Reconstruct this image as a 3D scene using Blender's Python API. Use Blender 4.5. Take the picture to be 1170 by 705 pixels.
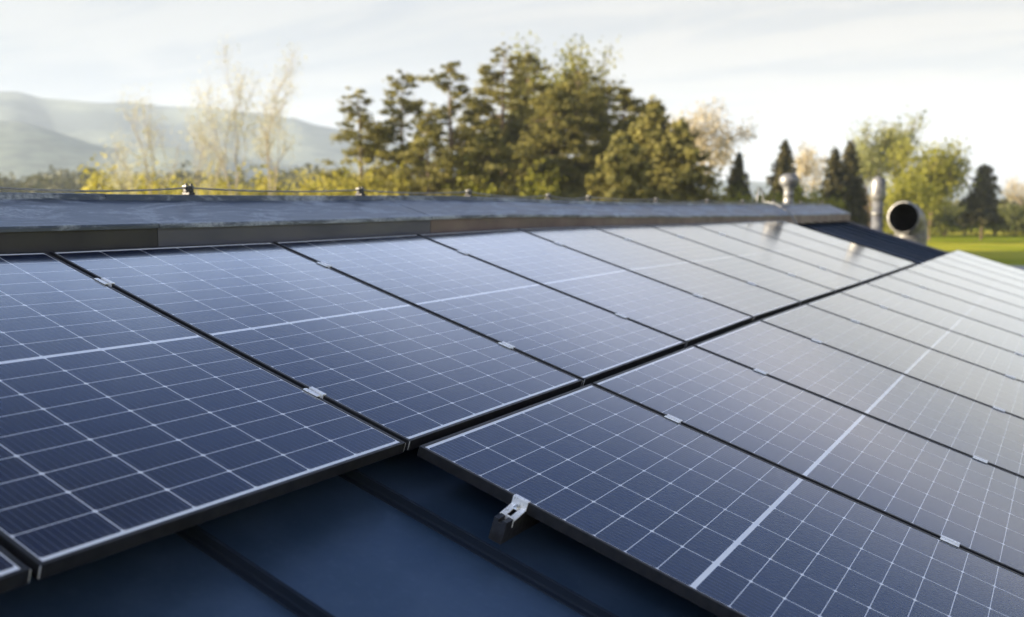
import bpy, bmesh, math, random
import numpy as np
from mathutils import Vector, Matrix

for o in list(bpy.data.objects):
    bpy.data.objects.remove(o)
scene = bpy.context.scene
COL = scene.collection
R = math.radians
PI = math.pi

# ------------------------------------------------------------------ camera
F_PX, CAM = 1089.93, Vector((3.2653, -2.1799, 0.1545))
YAW, TILT = -0.5290, 0.10466
fw = Vector((math.sin(YAW)*math.cos(TILT), math.cos(YAW)*math.cos(TILT), -math.sin(TILT)))
rt = Vector((math.cos(YAW), -math.sin(YAW), 0))
up = rt.cross(fw)
cd = bpy.data.cameras.new('camera')
cam = bpy.data.objects.new('camera', cd)
COL.objects.link(cam)
cam.matrix_world = Matrix(((rt.x, up.x, -fw.x, CAM.x), (rt.y, up.y, -fw.y, CAM.y),
                           (rt.z, up.z, -fw.z, CAM.z), (0, 0, 0, 1)))
cd.sensor_width = 36.0
cd.lens = F_PX*36/1170
cd.clip_start = 0.05
cd.clip_end = 20000
cd.dof.use_dof = True
cd.dof.focus_distance = 3.15
cd.dof.aperture_fstop = 2.0
cd.dof.aperture_blades = 9
scene.camera = cam

# ------------------------------------------------------------------ sun, sky, exposure
SUN_EL, SUN_AZ = R(13.2), R(237)         # azimuth clockwise from +Y
EXPOSURE = 2.2
SKY_STRENGTH = 0.05
CLOUD = 3.35
sd = bpy.data.lights.new('sun', 'SUN')
sun = bpy.data.objects.new('sun', sd)
COL.objects.link(sun)
sdir = Vector((math.sin(SUN_AZ)*math.cos(SUN_EL), math.cos(SUN_AZ)*math.cos(SUN_EL), math.sin(SUN_EL)))
sun.rotation_euler = sdir.to_track_quat('Z', 'Y').to_euler()
sun.location = (-20, -20, 30)
sd.energy = 5.0
sd.angle = R(0.6)
sd.color = (1.0, 0.84, 0.60)

world = bpy.data.worlds.new('World')
scene.world = world
world.use_nodes = True
wt = world.node_tree
wt.nodes.clear()


def nd(t, kind, **kw):
    n = t.nodes.new(kind)
    for k, v in kw.items():
        setattr(n, k, v)
    return n


def mth(t, op, a, b=None, c=None, clamp=False):
    n = t.nodes.new('ShaderNodeMath')
    n.operation = op
    n.use_clamp = clamp
    for i, x in enumerate((a, b, c)):
        if x is None:
            continue
        if isinstance(x, (int, float)):
            n.inputs[i].default_value = x
        else:
            t.links.new(x, n.inputs[i])
    return n.outputs[0]


def mixc(t, f, a, b, mode='MIX'):
    n = t.nodes.new('ShaderNodeMix')
    n.data_type = 'RGBA'
    n.blend_type = mode
    for s, x in ((n.inputs[0], f), (n.inputs[6], a), (n.inputs[7], b)):
        if isinstance(x, (int, float)):
            s.default_value = x
        elif isinstance(x, tuple):
            s.default_value = x if len(x) == 4 else (*x, 1)
        else:
            t.links.new(x, s)
    return n.outputs[2]


def ramp(t, f, stops):
    n = t.nodes.new('ShaderNodeMapRange')
    n.interpolation_type = 'SMOOTHSTEP'
    t.links.new(f, n.inputs[0])
    n.inputs[1].default_value, n.inputs[2].default_value = stops[0], stops[1]
    n.inputs[3].default_value, n.inputs[4].default_value = stops[2], stops[3]
    return n.outputs[0]


def noise(t, vec, scale, detail=4, rough=0.55, dist=0.0):
    n = t.nodes.new('ShaderNodeTexNoise')
    n.inputs['Scale'].default_value = scale
    n.inputs['Detail'].default_value = detail
    n.inputs['Roughness'].default_value = rough
    n.inputs['Distortion'].default_value = dist
    if vec is not None:
        t.links.new(vec, n.inputs['Vector'])
    return n.outputs[0]


def mapping(t, vec, scale=(1, 1, 1), rot=(0, 0, 0), loc=(0, 0, 0)):
    n = t.nodes.new('ShaderNodeMapping')
    n.inputs['Scale'].default_value = scale
    n.inputs['Rotation'].default_value = rot
    n.inputs['Location'].default_value = loc
    t.links.new(vec, n.inputs['Vector'])
    return n.outputs[0]


sky = nd(wt, 'ShaderNodeTexSky', sky_type='NISHITA', sun_disc=False)
sky.sun_elevation = SUN_EL
sky.sun_rotation = SUN_AZ
sky.air_density = 1.0
sky.dust_density = 1.0
sky.ozone_density = 2.5
tc = nd(wt, 'ShaderNodeTexCoord')
sx = nd(wt, 'ShaderNodeSeparateXYZ')
wt.links.new(tc.outputs['Generated'], sx.inputs[0])
zc = mth(wt, 'MAXIMUM', sx.outputs[2], 0.0)
den = mth(wt, 'ADD', zc, 0.12)
cx = nd(wt, 'ShaderNodeCombineXYZ')
wt.links.new(mth(wt, 'DIVIDE', sx.outputs[0], den), cx.inputs[0])
wt.links.new(mth(wt, 'DIVIDE', sx.outputs[1], den), cx.inputs[1])
cv = mapping(wt, cx.outputs[0], (0.5, 1.6, 1), (0, 0, R(35)))
cn = noise(wt, cv, 1.5, 7, 0.60, 0.5)
streak = ramp(wt, cn, (0.40, 0.60, 0.0, 1.0))
# a bright veil of cloud low down, broken by clear deep blue overhead; it reaches higher on the sunny side, and out of view is shaped for the panel reflections
side_ = mth(wt, 'ADD', mth(wt, 'MULTIPLY', sx.outputs[0], 0.8), mth(wt, 'MULTIPLY', sx.outputs[1], 0.3))
edge = mth(wt, 'ADD', mth(wt, 'MULTIPLY', side_, -0.33), mth(wt, 'ADD', mth(wt, 'MULTIPLY', cn, 0.16), 0.335))
edge = mth(wt, 'ADD', edge, ramp(wt, sx.outputs[1], (-0.25, 0.15, 0.40, 0.0)))  # veil raised behind the camera, added as unseen fill light on panels and roof
veil = ramp(wt, mth(wt, 'SUBTRACT', zc, edge), (-0.09, 0.09, 1.0, 0.0))
low_c = mixc(wt, ramp(wt, side_, (-0.5, 0.35, 0.0, 1.0)), (0.85*CLOUD, 0.86*CLOUD, 0.895*CLOUD), (0.915*CLOUD, 0.865*CLOUD, 0.84*CLOUD))
high_c = mixc(wt, ramp(wt, side_, (-0.4, 0.40, 0.0, 1.0)), (1.30*CLOUD, 1.68*CLOUD, 2.45*CLOUD), (1.78*CLOUD, 1.64*CLOUD, 1.76*CLOUD))
vcol = mixc(wt, ramp(wt, zc, (0.19, 0.36, 0.0, 1.0)), low_c, high_c)
vcol = mixc(wt, mth(wt, 'MULTIPLY', mth(wt, 'SUBTRACT', 1.0, streak), 1.0), vcol, mixc(wt, 1.0, vcol, (0.77, 0.82, 0.90), 'MULTIPLY'))
deep = mixc(wt, ramp(wt, zc, (0.56, 0.72, 0.0, 1.0)), (0.11*CLOUD, 0.24*CLOUD, 0.66*CLOUD), (0.012*CLOUD, 0.030*CLOUD, 0.12*CLOUD))
ccol = mixc(wt, veil, deep, vcol)
cover = mth(wt, 'ADD', mth(wt, 'MULTIPLY', veil, 0.10), 0.87)
wcol = mixc(wt, cover, sky.outputs[0], ccol)
bg = nd(wt, 'ShaderNodeBackground')
bg.inputs[1].default_value = SKY_STRENGTH
wt.links.new(wcol, bg.inputs[0])
wo = nd(wt, 'ShaderNodeOutputWorld')
wt.links.new(bg.outputs[0], wo.inputs[0])

scene.render.engine = 'CYCLES'
scene.cycles.volume_bounces = 3
vs = scene.view_settings
vs.view_transform = 'Standard'
vs.look = 'None'
vs.exposure = EXPOSURE
vs.gamma = 1.0
vs.use_curve_mapping = False

# ------------------------------------------------------------------ helpers


def px(x, dist, z=0.0):
    """ground point at a distance in the direction seen at picture column x (0..1170)"""
    d = fw + rt*((x-585)/F_PX)
    d.z = 0
    d.normalize()
    c = 1.0
    p = CAM + d*(dist/c)
    return Vector((p.x, p.y, z))


GZ = -4.4                                                 # ground level
PITCH = 0.3025
CT, ST = math.cos(PITCH), math.sin(PITCH)


def rp(u, v, w=0.0):
    """u along the ridge, v down the slope, w off the panel plane"""
    return Vector((v*CT + w*ST, u, -v*ST + w*CT))


class MB:
    def __init__(self):
        self.v, self.f, self.sm = [], [], []

    def add(self, vs, fs, smooth=False):
        n = len(self.v)
        self.v += [tuple(a) for a in vs]
        self.f += [tuple(i+n for i in f) for f in fs]
        self.sm += [smooth]*len(fs)

    def box(self, x0, x1, y0, y1, z0, z1, M=None, c=0.0):
        if c <= 0:
            vs = [(x, y, z) for z in (z0, z1) for y in (y0, y1) for x in (x0, x1)]
            fs = [(0, 2, 3, 1), (4, 5, 7, 6), (0, 1, 5, 4), (2, 6, 7, 3), (0, 4, 6, 2), (1, 3, 7, 5)]
        else:
            bm = bmesh.new()
            bmesh.ops.create_cube(bm, size=1)
            for q in bm.verts:
                q.co = Vector(((x0+x1)/2+q.co.x*(x1-x0), (y0+y1)/2+q.co.y*(y1-y0), (z0+z1)/2+q.co.z*(z1-z0)))
            bmesh.ops.bevel(bm, geom=bm.edges[:], offset=c, segments=2, affect='EDGES', profile=0.6)
            bm.verts.index_update()
            vs = [tuple(q.co) for q in bm.verts]
            fs = [tuple(q.index for q in f.verts) for f in bm.faces]
            bm.free()
        if M is not None:
            vs = [M @ Vector(a) for a in vs]
        self.add(vs, fs)

    def tube(self, pts, rad, n=10, cap=True, smooth=True):
        pts = [Vector(p) for p in pts]
        if not isinstance(rad, (list, tuple)):
            rad = [rad]*len(pts)
        vs, fs = [], []
        side = None
        for i, p in enumerate(pts):
            t = (pts[min(i+1, len(pts)-1)]-pts[max(i-1, 0)])
            if t.length < 1e-9:
                t = Vector((0, 0, 1))
            t.normalize()
            if side is None:
                side = t.orthogonal().normalized()
            side = (side - t*side.dot(t))
            side = side.normalized() if side.length > 1e-6 else t.orthogonal().normalized()
            b = t.cross(side)
            for k in range(n):
                a = 2*PI*k/n
                vs.append(p + (side*math.cos(a)+b*math.sin(a))*rad[i])
        for i in range(len(pts)-1):
            for k in range(n):
                fs.append((i*n+k, i*n+(k+1) % n, (i+1)*n+(k+1) % n, (i+1)*n+k))
        if cap:
            fs.append(tuple(range(n-1, -1, -1)))
            fs.append(tuple((len(pts)-1)*n+k for k in range(n)))
        self.add(vs, fs, smooth)

    def lathe(self, prof, n=24, M=None):
        vs, fs = [], []
        for r, z in prof:
            for k in range(n):
                a = 2*PI*k/n
                vs.append(Vector((r*math.cos(a), r*math.sin(a), z)))
        for i in range(len(prof)-1):
            for k in range(n):
                fs.append((i*n+k, i*n+(k+1) % n, (i+1)*n+(k+1) % n, (i+1)*n+k))
        if M is not None:
            vs = [M @ a for a in vs]
        self.add(vs, fs, True)

    def prism(self, prof, path):
        """closed 2-D profile swept through a list of functions-of-profile points"""
        n = len(prof)
        vs, fs = [], []
        for fn in path:
            vs += [fn(a, b) for a, b in prof]
        m = len(path)
        for i in range(m-1):
            for k in range(n):
                fs.append((i*n+k, i*n+(k+1) % n, (i+1)*n+(k+1) % n, (i+1)*n+k))
        fs.append(tuple(range(n-1, -1, -1)))
        fs.append(tuple((m-1)*n+k for k in range(n)))
        self.add(vs, fs)


def link(name, me, mat, parent=None):
    o = bpy.data.objects.new(name, me)
    COL.objects.link(o)
    if mat is not None and not me.materials:
        me.materials.append(mat)
    if parent is not None:
        o.parent = parent
    return o


def obj(name, mb, mat, parent=None, recalc=True):
    me = bpy.data.meshes.new(name)
    me.from_pydata([tuple(a) for a in mb.v], [], mb.f)
    me.polygons.foreach_set('use_smooth', mb.sm)
    if recalc:
        bm = bmesh.new()
        bm.from_mesh(me)
        bmesh.ops.recalc_face_normals(bm, faces=bm.faces)
        bm.to_mesh(me)
        bm.free()
    me.update()
    return link(name, me, mat, parent)


def tag(o, label, cat, group=None):
    o['label'] = label
    o['category'] = cat
    if group:
        o['group'] = group
    return o


def thing(name, label, cat, loc=(0, 0, 0), rot=(0, 0, 0), group=None):
    o = bpy.data.objects.new(name, None)
    o.empty_display_size = 0.1
    COL.objects.link(o)
    o.location = loc
    o.rotation_euler = rot
    return tag(o, label, cat, group)


def dup(root, loc, rot, label, group=None):
    r = root.copy()
    COL.objects.link(r)
    r.location = loc
    r.rotation_euler = rot
    r['label'] = label
    if group:
        r['group'] = group
    for ch in list(root.children):
        c = ch.copy()
        COL.objects.link(c)
        c.parent = r
        for g in ch.children:
            d = g.copy()
            COL.objects.link(d)
            d.parent = c
    return r


def struct(o):
    o['kind'] = 'structure'
    return o


# ------------------------------------------------------------------ materials
def mat(name, color=(0.5, 0.5, 0.5), rough=0.5, metal=0.0, coat=0.0, coat_rough=0.1, spec=0.5):
    m = bpy.data.materials.new(name)
    m.use_nodes = True
    b = m.node_tree.nodes['Principled BSDF']
    b.inputs['Base Color'].default_value = (*color, 1)
    b.inputs['Roughness'].default_value = rough
    b.inputs['Metallic'].default_value = metal
    b.inputs['Coat Weight'].default_value = coat
    b.inputs['Coat Roughness'].default_value = coat_rough
    b.inputs['Specular IOR Level'].default_value = spec
    return m, m.node_tree, b


def ocoord(t, kind='Object'):
    return nd(t, 'ShaderNodeTexCoord').outputs[kind]


def bump(t, b, h, strength, dist):
    n = nd(t, 'ShaderNodeBump')
    n.inputs['Strength'].default_value = strength
    n.inputs['Distance'].default_value = dist
    t.links.new(h, n.inputs['Height'])
    t.links.new(n.outputs[0], b.inputs['Normal'])


def worn(name, c1, c2, rough, scale=8.0, metal=0.0, bumpd=0.0, stretch=(1, 1, 1), lo=0.35, hi=0.65, coat=0.0):
    m, t, b = mat(name, c1, rough, metal, coat)
    v = mapping(t, ocoord(t), stretch)
    n = noise(t, v, scale, 6, 0.6)
    f = ramp(t, n, (lo, hi, 0, 1))
    t.links.new(mixc(t, f, c1, c2), b.inputs['Base Color'])
    n2 = noise(t, v, scale*3.1, 4, 0.6)
    t.links.new(ramp(t, n2, (0.3, 0.7, rough*0.8, min(1, rough*1.25))), b.inputs['Roughness'])
    if bumpd:
        bump(t, b, n2, 0.5, bumpd)
    return m


PW, PL = 1.134, 1.722            # panel width along the ridge, length down the slope
GAPU, GAPV = 0.02, 0.0345
FR = 0.011                       # visible frame lip


def make_cell_material():
    m, t, b = mat('solar_cells_under_glass', (0.02, 0.03, 0.07), 0.12, 0.0, 1.0, 0.11, 0.5)
    b.inputs['IOR'].default_value = 1.5
    b.inputs['Specular Tint'].default_value = (0.30, 0.58, 1.0, 1)   # blue anti-reflection film on the glass
    s = nd(t, 'ShaderNodeSeparateXYZ')
    t.links.new(ocoord(t), s.inputs[0])
    X, Y = s.outputs[0], s.outputs[1]
    b.inputs['Coat IOR'].default_value = 1.30
    cvp, cw = 0.0925, 0.0905         # half-cell pitch and size down the panel
    cup, cu = 0.1847, 0.1820         # across
    a = mth(t, 'SUBTRACT', mth(t, 'ABSOLUTE', mth(t, 'SUBTRACT', X, PL/2)), 0.0075)
    bb = mth(t, 'ADD', mth(t, 'SUBTRACT', Y, PW/2), (6*cup-(cup-cu))/2)
    inside = mth(t, 'MULTIPLY',
                 mth(t, 'MULTIPLY', mth(t, 'GREATER_THAN', a, 0.0), mth(t, 'LESS_THAN', a, 9*cvp-0.0015)),
                 mth(t, 'MULTIPLY', mth(t, 'GREATER_THAN', bb, 0.0), mth(t, 'LESS_THAN', bb, 6*cup-0.0025)))
    ma = mth(t, 'MODULO', mth(t, 'MAXIMUM', a, 0.0), cvp)
    mb_ = mth(t, 'MODULO', mth(t, 'MAXIMUM', bb, 0.0), cup)
    cell = mth(t, 'MULTIPLY', mth(t, 'LESS_THAN', ma, cw), mth(t, 'LESS_THAN', mb_, cu))
    da = mth(t, 'MINIMUM', ma, mth(t, 'SUBTRACT', cw, ma))
    db = mth(t, 'MINIMUM', mb_, mth(t, 'SUBTRACT', cu, mb_))
    cham = mth(t, 'GREATER_THAN', mth(t, 'ADD', da, db), 0.0052)
    cell = mth(t, 'MULTIPLY', mth(t, 'MULTIPLY', cell, cham), inside)
    # busbars
    bm_ = mth(t, 'ABSOLUTE', mth(t, 'SUBTRACT', mth(t, 'MODULO', mb_, 0.0182), 0.0091))
    bus = mth(t, 'LESS_THAN', bm_, 0.00060)
    # tone of each cell
    ia = mth(t, 'FLOOR', mth(t, 'DIVIDE', X, cvp))
    ib = mth(t, 'FLOOR', mth(t, 'DIVIDE', bb, cup))
    cc = nd(t, 'ShaderNodeCombineXYZ')
    t.links.new(ia, cc.inputs[0])
    t.links.new(ib, cc.inputs[1])
    oi = nd(t, 'ShaderNodeObjectInfo')
    t.links.new(oi.outputs['Random'], cc.inputs[2])
    wn = nd(t, 'ShaderNodeTexWhiteNoise', noise_dimensions='3D')
    t.links.new(cc.outputs[0], wn.inputs[0])
    blue = mixc(t, wn.outputs[0], (0.0015, 0.005, 0.024), (0.003, 0.009, 0.036))
    blue = mixc(t, mth(t, 'MULTIPLY', bus, 0.50), blue, (0.22, 0.25, 0.33))
    white = (0.86, 0.87, 0.89)
    col = mixc(t, cell, white, blue)
    # thin dust
    g = nd(t, 'ShaderNodeNewGeometry').outputs['Position']
    dn = noise(t, g, 2.3, 6, 0.65)
    sp = noise(t, g, 160, 2, 0.5)
    spots = ramp(t, sp, (0.74, 0.80, 0.0, 0.35))
    dust = mth(t, 'ADD', ramp(t, dn, (0.35, 0.8, 0.0, 0.012)), mth(t, 'MULTIPLY', spots, ramp(t, dn, (0.45, 0.7, 0, 1))))
    col = mixc(t, dust, col, (0.35, 0.36, 0.38))
    low = mth(t, 'MULTIPLY', ramp(t, X, (PL-0.07, PL-0.012, 0.0, 0.10)), ramp(t, noise(t, g, 14, 4, 0.7), (0.35, 0.7, 0.1, 1.0)))
    col = mixc(t, low, col, (0.35, 0.35, 0.35))
    t.links.new(col, b.inputs['Base Color'])
    t.links.new(ramp(t, dn, (0.3, 0.75, 0.09, 0.13)), b.inputs['Coat Roughness'])
    return m


M_CELL = make_cell_material()
M_FRAME = worn('black_anodised_aluminium', (0.016, 0.017, 0.020), (0.026, 0.026, 0.029), 0.36, 30, 0.2)
M_FRAME.node_tree.nodes['Principled BSDF'].inputs['Specular IOR Level'].default_value = 0.25
M_ALU = worn('bright_aluminium', (0.95, 0.95, 0.95), (0.90, 0.90, 0.91), 0.30, 25, 0.40)
M_STEEL = worn('stainless_bolt', (0.62, 0.62, 0.62), (0.45, 0.45, 0.45), 0.3, 90, 1.0)
M_RAIL = worn('dark_mounting_rail', (0.03, 0.03, 0.035), (0.05, 0.05, 0.055), 0.4, 30, 0.5)
M_GALV = worn('galvanised_steel', (0.26, 0.255, 0.245), (0.13, 0.13, 0.14), 0.48, 9, 0.55, 0.002)
M_DARKIN = worn('dark_duct_lining', (0.012, 0.012, 0.012), (0.02, 0.02, 0.02), 0.8, 9)  # near-black inner skin of the duct
M_WIRE = worn('grey_conductor_wire', (0.30, 0.30, 0.30), (0.22, 0.22, 0.22), 0.5, 40, 0.5)
M_FASCIA = worn('brown_coated_steel', (0.070, 0.076, 0.100), (0.095, 0.095, 0.120), 0.5, 2.2, 0.0, 0.0, (1, 0.6, 1))
M_FASCIA_RED = worn('reddish_brown_coated_steel', (0.12, 0.085, 0.080), (0.17, 0.12, 0.11), 0.5, 2.2)
M_FASCIA_DK = worn('dark_coated_steel', (0.024, 0.024, 0.027), (0.034, 0.032, 0.035), 0.5, 2.2)
M_WALL = worn('rendered_wall', (0.55, 0.52, 0.46), (0.48, 0.45, 0.40), 0.85, 3, 0, 0.004)


def roof_material():
    m, t, b = mat('dark_blue_coated_steel', (0.05, 0.065, 0.10), 0.32, 0.6)
    g = nd(t, 'ShaderNodeNewGeometry').outputs['Position']
    n = noise(t, g, 3.0, 7, 0.65)
    n2 = noise(t, g, 38, 5, 0.65)
    f = mth(t, 'ADD', ramp(t, n, (0.35, 0.7, 0, 0.7)), ramp(t, n2, (0.5, 0.75, 0, 0.3)))
    t.links.new(mixc(t, f, (0.052, 0.100, 0.175), (0.088, 0.142, 0.235)), b.inputs['Base Color'])
    t.links.new(ramp(t, n, (0.3, 0.7, 0.30, 0.42)), b.inputs['Roughness'])
    h = mth(t, 'ADD', noise(t, g, 1.6, 2, 0.4), mth(t, 'MULTIPLY', n2, 0.03))
    bump(t, b, h, 0.35, 0.02)
    return m


M_ROOF = roof_material()
M_SEAM = worn('shade_darkened_seam', (0.012, 0.018, 0.030), (0.015, 0.022, 0.036), 0.6, 3)  # near-black colour stands in for shade on the upright seam sides
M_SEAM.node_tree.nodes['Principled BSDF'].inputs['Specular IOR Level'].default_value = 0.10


def cap_material():
    m, t, b = mat('weathered_ridge_sheet', (0.06, 0.07, 0.09), 0.42)
    g = nd(t, 'ShaderNodeNewGeometry').outputs['Position']
    v = mapping(t, g, (5.0, 1.3, 5.0), (0, 0, R(14)))
    n = noise(t, v, 1.8, 8, 0.7, 0.8)
    n3 = noise(t, g, 0.9, 4, 0.6)
    n2 = noise(t, g, 55, 4, 0.7)
    chalk = mth(t, 'MULTIPLY', ramp(t, n, (0.44, 0.60, 0.0, 1.0)), ramp(t, mth(t, 'ADD', n2, mth(t, 'MULTIPLY', n3, 0.4)), (0.45, 0.8, 0.25, 1.0)))
    base = mixc(t, ramp(t, n3, (0.3, 0.7, 0, 1)), (0.040, 0.056, 0.086), (0.062, 0.080, 0.115))
    t.links.new(mixc(t, chalk, base, (0.34, 0.38, 0.44)), b.inputs['Base Color'])
    t.links.new(mth(t, 'ADD', mth(t, 'MULTIPLY', chalk, 0.3), 0.38), b.inputs['Roughness'])
    bump(t, b, noise(t, g, 2.2, 3, 0.5), 0.4, 0.015)
    return m


M_CAP = cap_material()


def foliage(name, dark, light, trans=0.35, scale=0.8):
    m = bpy.data.materials.new(name)
    m.use_nodes = True
    t = m.node_tree
    b = t.nodes['Principled BSDF']
    out = t.nodes['Material Output']
    g = nd(t, 'ShaderNodeNewGeometry')
    n = noise(t, g.outputs['Position'], scale, 4, 0.6)
    wn = nd(t, 'ShaderNodeMath', operation='ADD')
    t.links.new(ramp(t, n, (0.32, 0.68, 0.0, 0.7)), wn.inputs[0])
    t.links.new(mth(t, 'MULTIPLY', g.outputs['Random Per Island'], 0.3), wn.inputs[1])
    c = mixc(t, wn.outputs[0], dark, light)
    t.links.new(c, b.inputs['Base Color'])
    b.inputs['Roughness'].default_value = 0.65
    b.inputs['Specular IOR Level'].default_value = 0.25
    tr = nd(t, 'ShaderNodeBsdfTranslucent')
    t.links.new(c, tr.inputs[0])
    ms = nd(t, 'ShaderNodeMixShader')
    ms.inputs[0].default_value = trans
    t.links.new(b.outputs[0], ms.inputs[1])
    t.links.new(tr.outputs[0], ms.inputs[2])
    t.links.new(ms.outputs[0], out.inputs[0])
    return m


F_PINE = foliage('pine_needles', (0.085, 0.086, 0.026), (0.350, 0.310, 0.090), 0.48)
F_SPRUCE = foliage('spruce_needles', (0.026, 0.030, 0.012), (0.110, 0.092, 0.036), 0.2)
F_LIME = foliage('fresh_spring_leaves', (0.16, 0.17, 0.02), (0.34, 0.32, 0.05), 0.5)
F_GREEN = foliage('poplar_leaves', (0.20, 0.22, 0.07), (0.38, 0.37, 0.14), 0.5)
F_YELLOW = foliage('yellow_flowering_shrub_leaves', (0.28, 0.27, 0.04), (0.50, 0.43, 0.09), 0.45)
F_BEIGE = foliage('pale_budding_twigs', (0.40, 0.34, 0.22), (0.54, 0.47, 0.33), 0.4)
F_BIRCH = foliage('pale_birch_buds', (0.43, 0.42, 0.29), (0.56, 0.54, 0.40), 0.45)
F_HEDGE = foliage('dark_hedge_leaves', (0.055, 0.065, 0.018), (0.16, 0.165, 0.04), 0.4)
F_WOOD = foliage('distant_wood_leaves', (0.05, 0.055, 0.025), (0.14, 0.13, 0.05), 0.2, 0.12)
M_BARK = worn('brown_bark', (0.11, 0.075, 0.05), (0.19, 0.13, 0.09), 0.9, 5, 0, 0.01, (1, 1, 0.25))
M_BIRCHBARK = worn('pale_birch_bark', (0.36, 0.31, 0.24), (0.24, 0.20, 0.15), 0.85, 4, 0, 0.0, (1, 1, 3), 0.5, 0.62)

# ------------------------------------------------------------------ setting: ground, yard, hills


def ground_material():
    m, t, b = mat('meadow_grass', (0.1, 0.13, 0.03), 0.9, spec=0.0)
    g = nd(t, 'ShaderNodeNewGeometry').outputs['Position']
    n = noise(t, g, 0.035, 6, 0.6)
    n2 = noise(t, g, 1.4, 5, 0.7)
    c = mixc(t, ramp(t, n, (0.38, 0.62, 0, 1)), (0.21, 0.25, 0.016), (0.42, 0.38, 0.050))
    c = mixc(t, ramp(t, n2, (0.4, 0.75, 0, 0.5)), c, (0.10, 0.125, 0.014))
    t.links.new(c, b.inputs['Base Color'])
    bump(t, b, n2, 0.6, 0.12)
    return m


mb = MB()
S = 3600
N = 24
mb.add([(CAM.x+S*math.cos(2*PI*k/N), CAM.y+S*math.sin(2*PI*k/N), GZ) for k in range(N)], [tuple(range(N))])
struct(obj('ground', mb, ground_material()))

m_yard = worn('pale_gravel_paving', (0.30, 0.29, 0.28), (0.38, 0.37, 0.35), 0.9, 0.6, 0, 0.01)
mb = MB()
ring = [px(1098, 58, GZ+.004), px(1108, 84, GZ+.004), px(1150, 86, GZ+.004), px(1500, 90, GZ+.004), px(1700, 40, GZ+.004), px(1300, 30, GZ+.004)]
mb.add(ring, [tuple(range(len(ring)))])
struct(obj('yard', mb, m_yard))


def hills_material():
    m, t, b = mat('wooded_hillside', (0.06, 0.08, 0.04), 0.95, spec=0.1)
    g = nd(t, 'ShaderNodeNewGeometry').outputs['Position']
    n = noise(t, g, 0.004, 6, 0.62)
    n2 = noise(t, g, 0.03, 5, 0.7)
    c = mixc(t, ramp(t, n, (0.44, 0.58, 0, 1)), (0.085, 0.110, 0.120), (0.20, 0.23, 0.19))
    c = mixc(t, ramp(t, n2, (0.35, 0.7, 0, 0.6)), c, (0.065, 0.085, 0.08))
    t.links.new(c, b.inputs['Base Color'])
    return m


prof_x = [-900, -500, -250, -120, 0, 30, 60, 110, 150, 200, 260, 300, 345, 400, 480, 600, 800, 1000, 1200, 1700]
prof_y = [190, 150, 128, 118, 112, 113, 121, 123, 126, 138, 145, 147, 149, 160, 172, 188, 205, 214, 218, 224]
front_y = [205, 190, 172, 160, 150, 152, 158, 170, 176, 172, 178, 186, 190, 196, 204, 214, 222, 226, 228, 230]
rngh = np.random.default_rng(5)
vs_, fs_ = [], []
NX, ND = 260, 46
ph = rngh.uniform(0, 6.28, 12)
for i in range(NX):
    xx = -900 + 2600*i/(NX-1)
    hb = (238-np.interp(xx, prof_x, prof_y))/F_PX
    hf = (238-np.interp(xx, prof_x, front_y))/F_PX
    for j in range(ND):
        d = 900 + 2300*j/(ND-1)
        back = hb*2700*math.exp(-((d-2700)/650)**2)
        front = hf*1700*math.exp(-((d-1700)/420)**2)
        wob = sum(math.sin(xx*0.008*(k+1)+d*0.0022*(k+1)+ph[k])/(k+1) for k in range(6))
        z = max(back, front)*(1+0.05*wob)
        edge = min(1, j/8, (ND-1-j)/3)
        p = px(xx, d/ max(0.3, math.cos(math.atan((xx-585)/F_PX)))*0.9)
        vs_.append((p.x, p.y, GZ - 0.3 + max(0, z)*edge))
for i in range(NX-1):
    for j in range(ND-1):
        a = i*ND+j
        fs_.append((a, a+1, a+ND+1, a+ND))
mb = MB()
mb.add(vs_, fs_, True)
struct(obj('hills', mb, hills_material()))

# ------------------------------------------------------------------ haze (air)
mb = MB()
mb.box(CAM.x-5200, CAM.x+5200, CAM.y-5200, CAM.y+5200, GZ-1.2, 345)
hz = obj('haze', mb, None)
mh = bpy.data.materials.new('haze_air')
mh.use_nodes = True
mh.node_tree.nodes.clear()
pv = nd(mh.node_tree, 'ShaderNodeVolumePrincipled')
pv.inputs['Color'].default_value = (0.66, 0.76, 0.91, 1)
pv.inputs['Density'].default_value = 0.00022
pv.inputs['Anisotropy'].default_value = 0.0
ho = nd(mh.node_tree, 'ShaderNodeOutputMaterial')
mh.node_tree.links.new(pv.outputs[0], ho.inputs['Volume'])
hz.data.materials.append(mh)
hz['kind'] = 'stuff'

# ------------------------------------------------------------------ building
ROOF_W = -0.13
Y0, Y1 = -7.0, 15.2
VE = 3.72                                   # eave, down-slope
XR = -0.50                                  # ridge line
ZR = (0.483*ST + ROOF_W*CT)
bld = thing('metal_roofed_building', 'building with a low dark blue standing seam metal roof carrying the solar panels', 'building', (0, 0, GZ))


def bobj(name, mb, m, parent=None):
    """part of the building given in world coordinates"""
    o = obj(name, mb, m, parent or bld)
    if parent is None:
        o.location = (0, 0, -GZ)
    return o


def to_back(p):                             # mirror to the far slope
    return Vector((2*XR-p.x, p.y, p.z))


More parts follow.
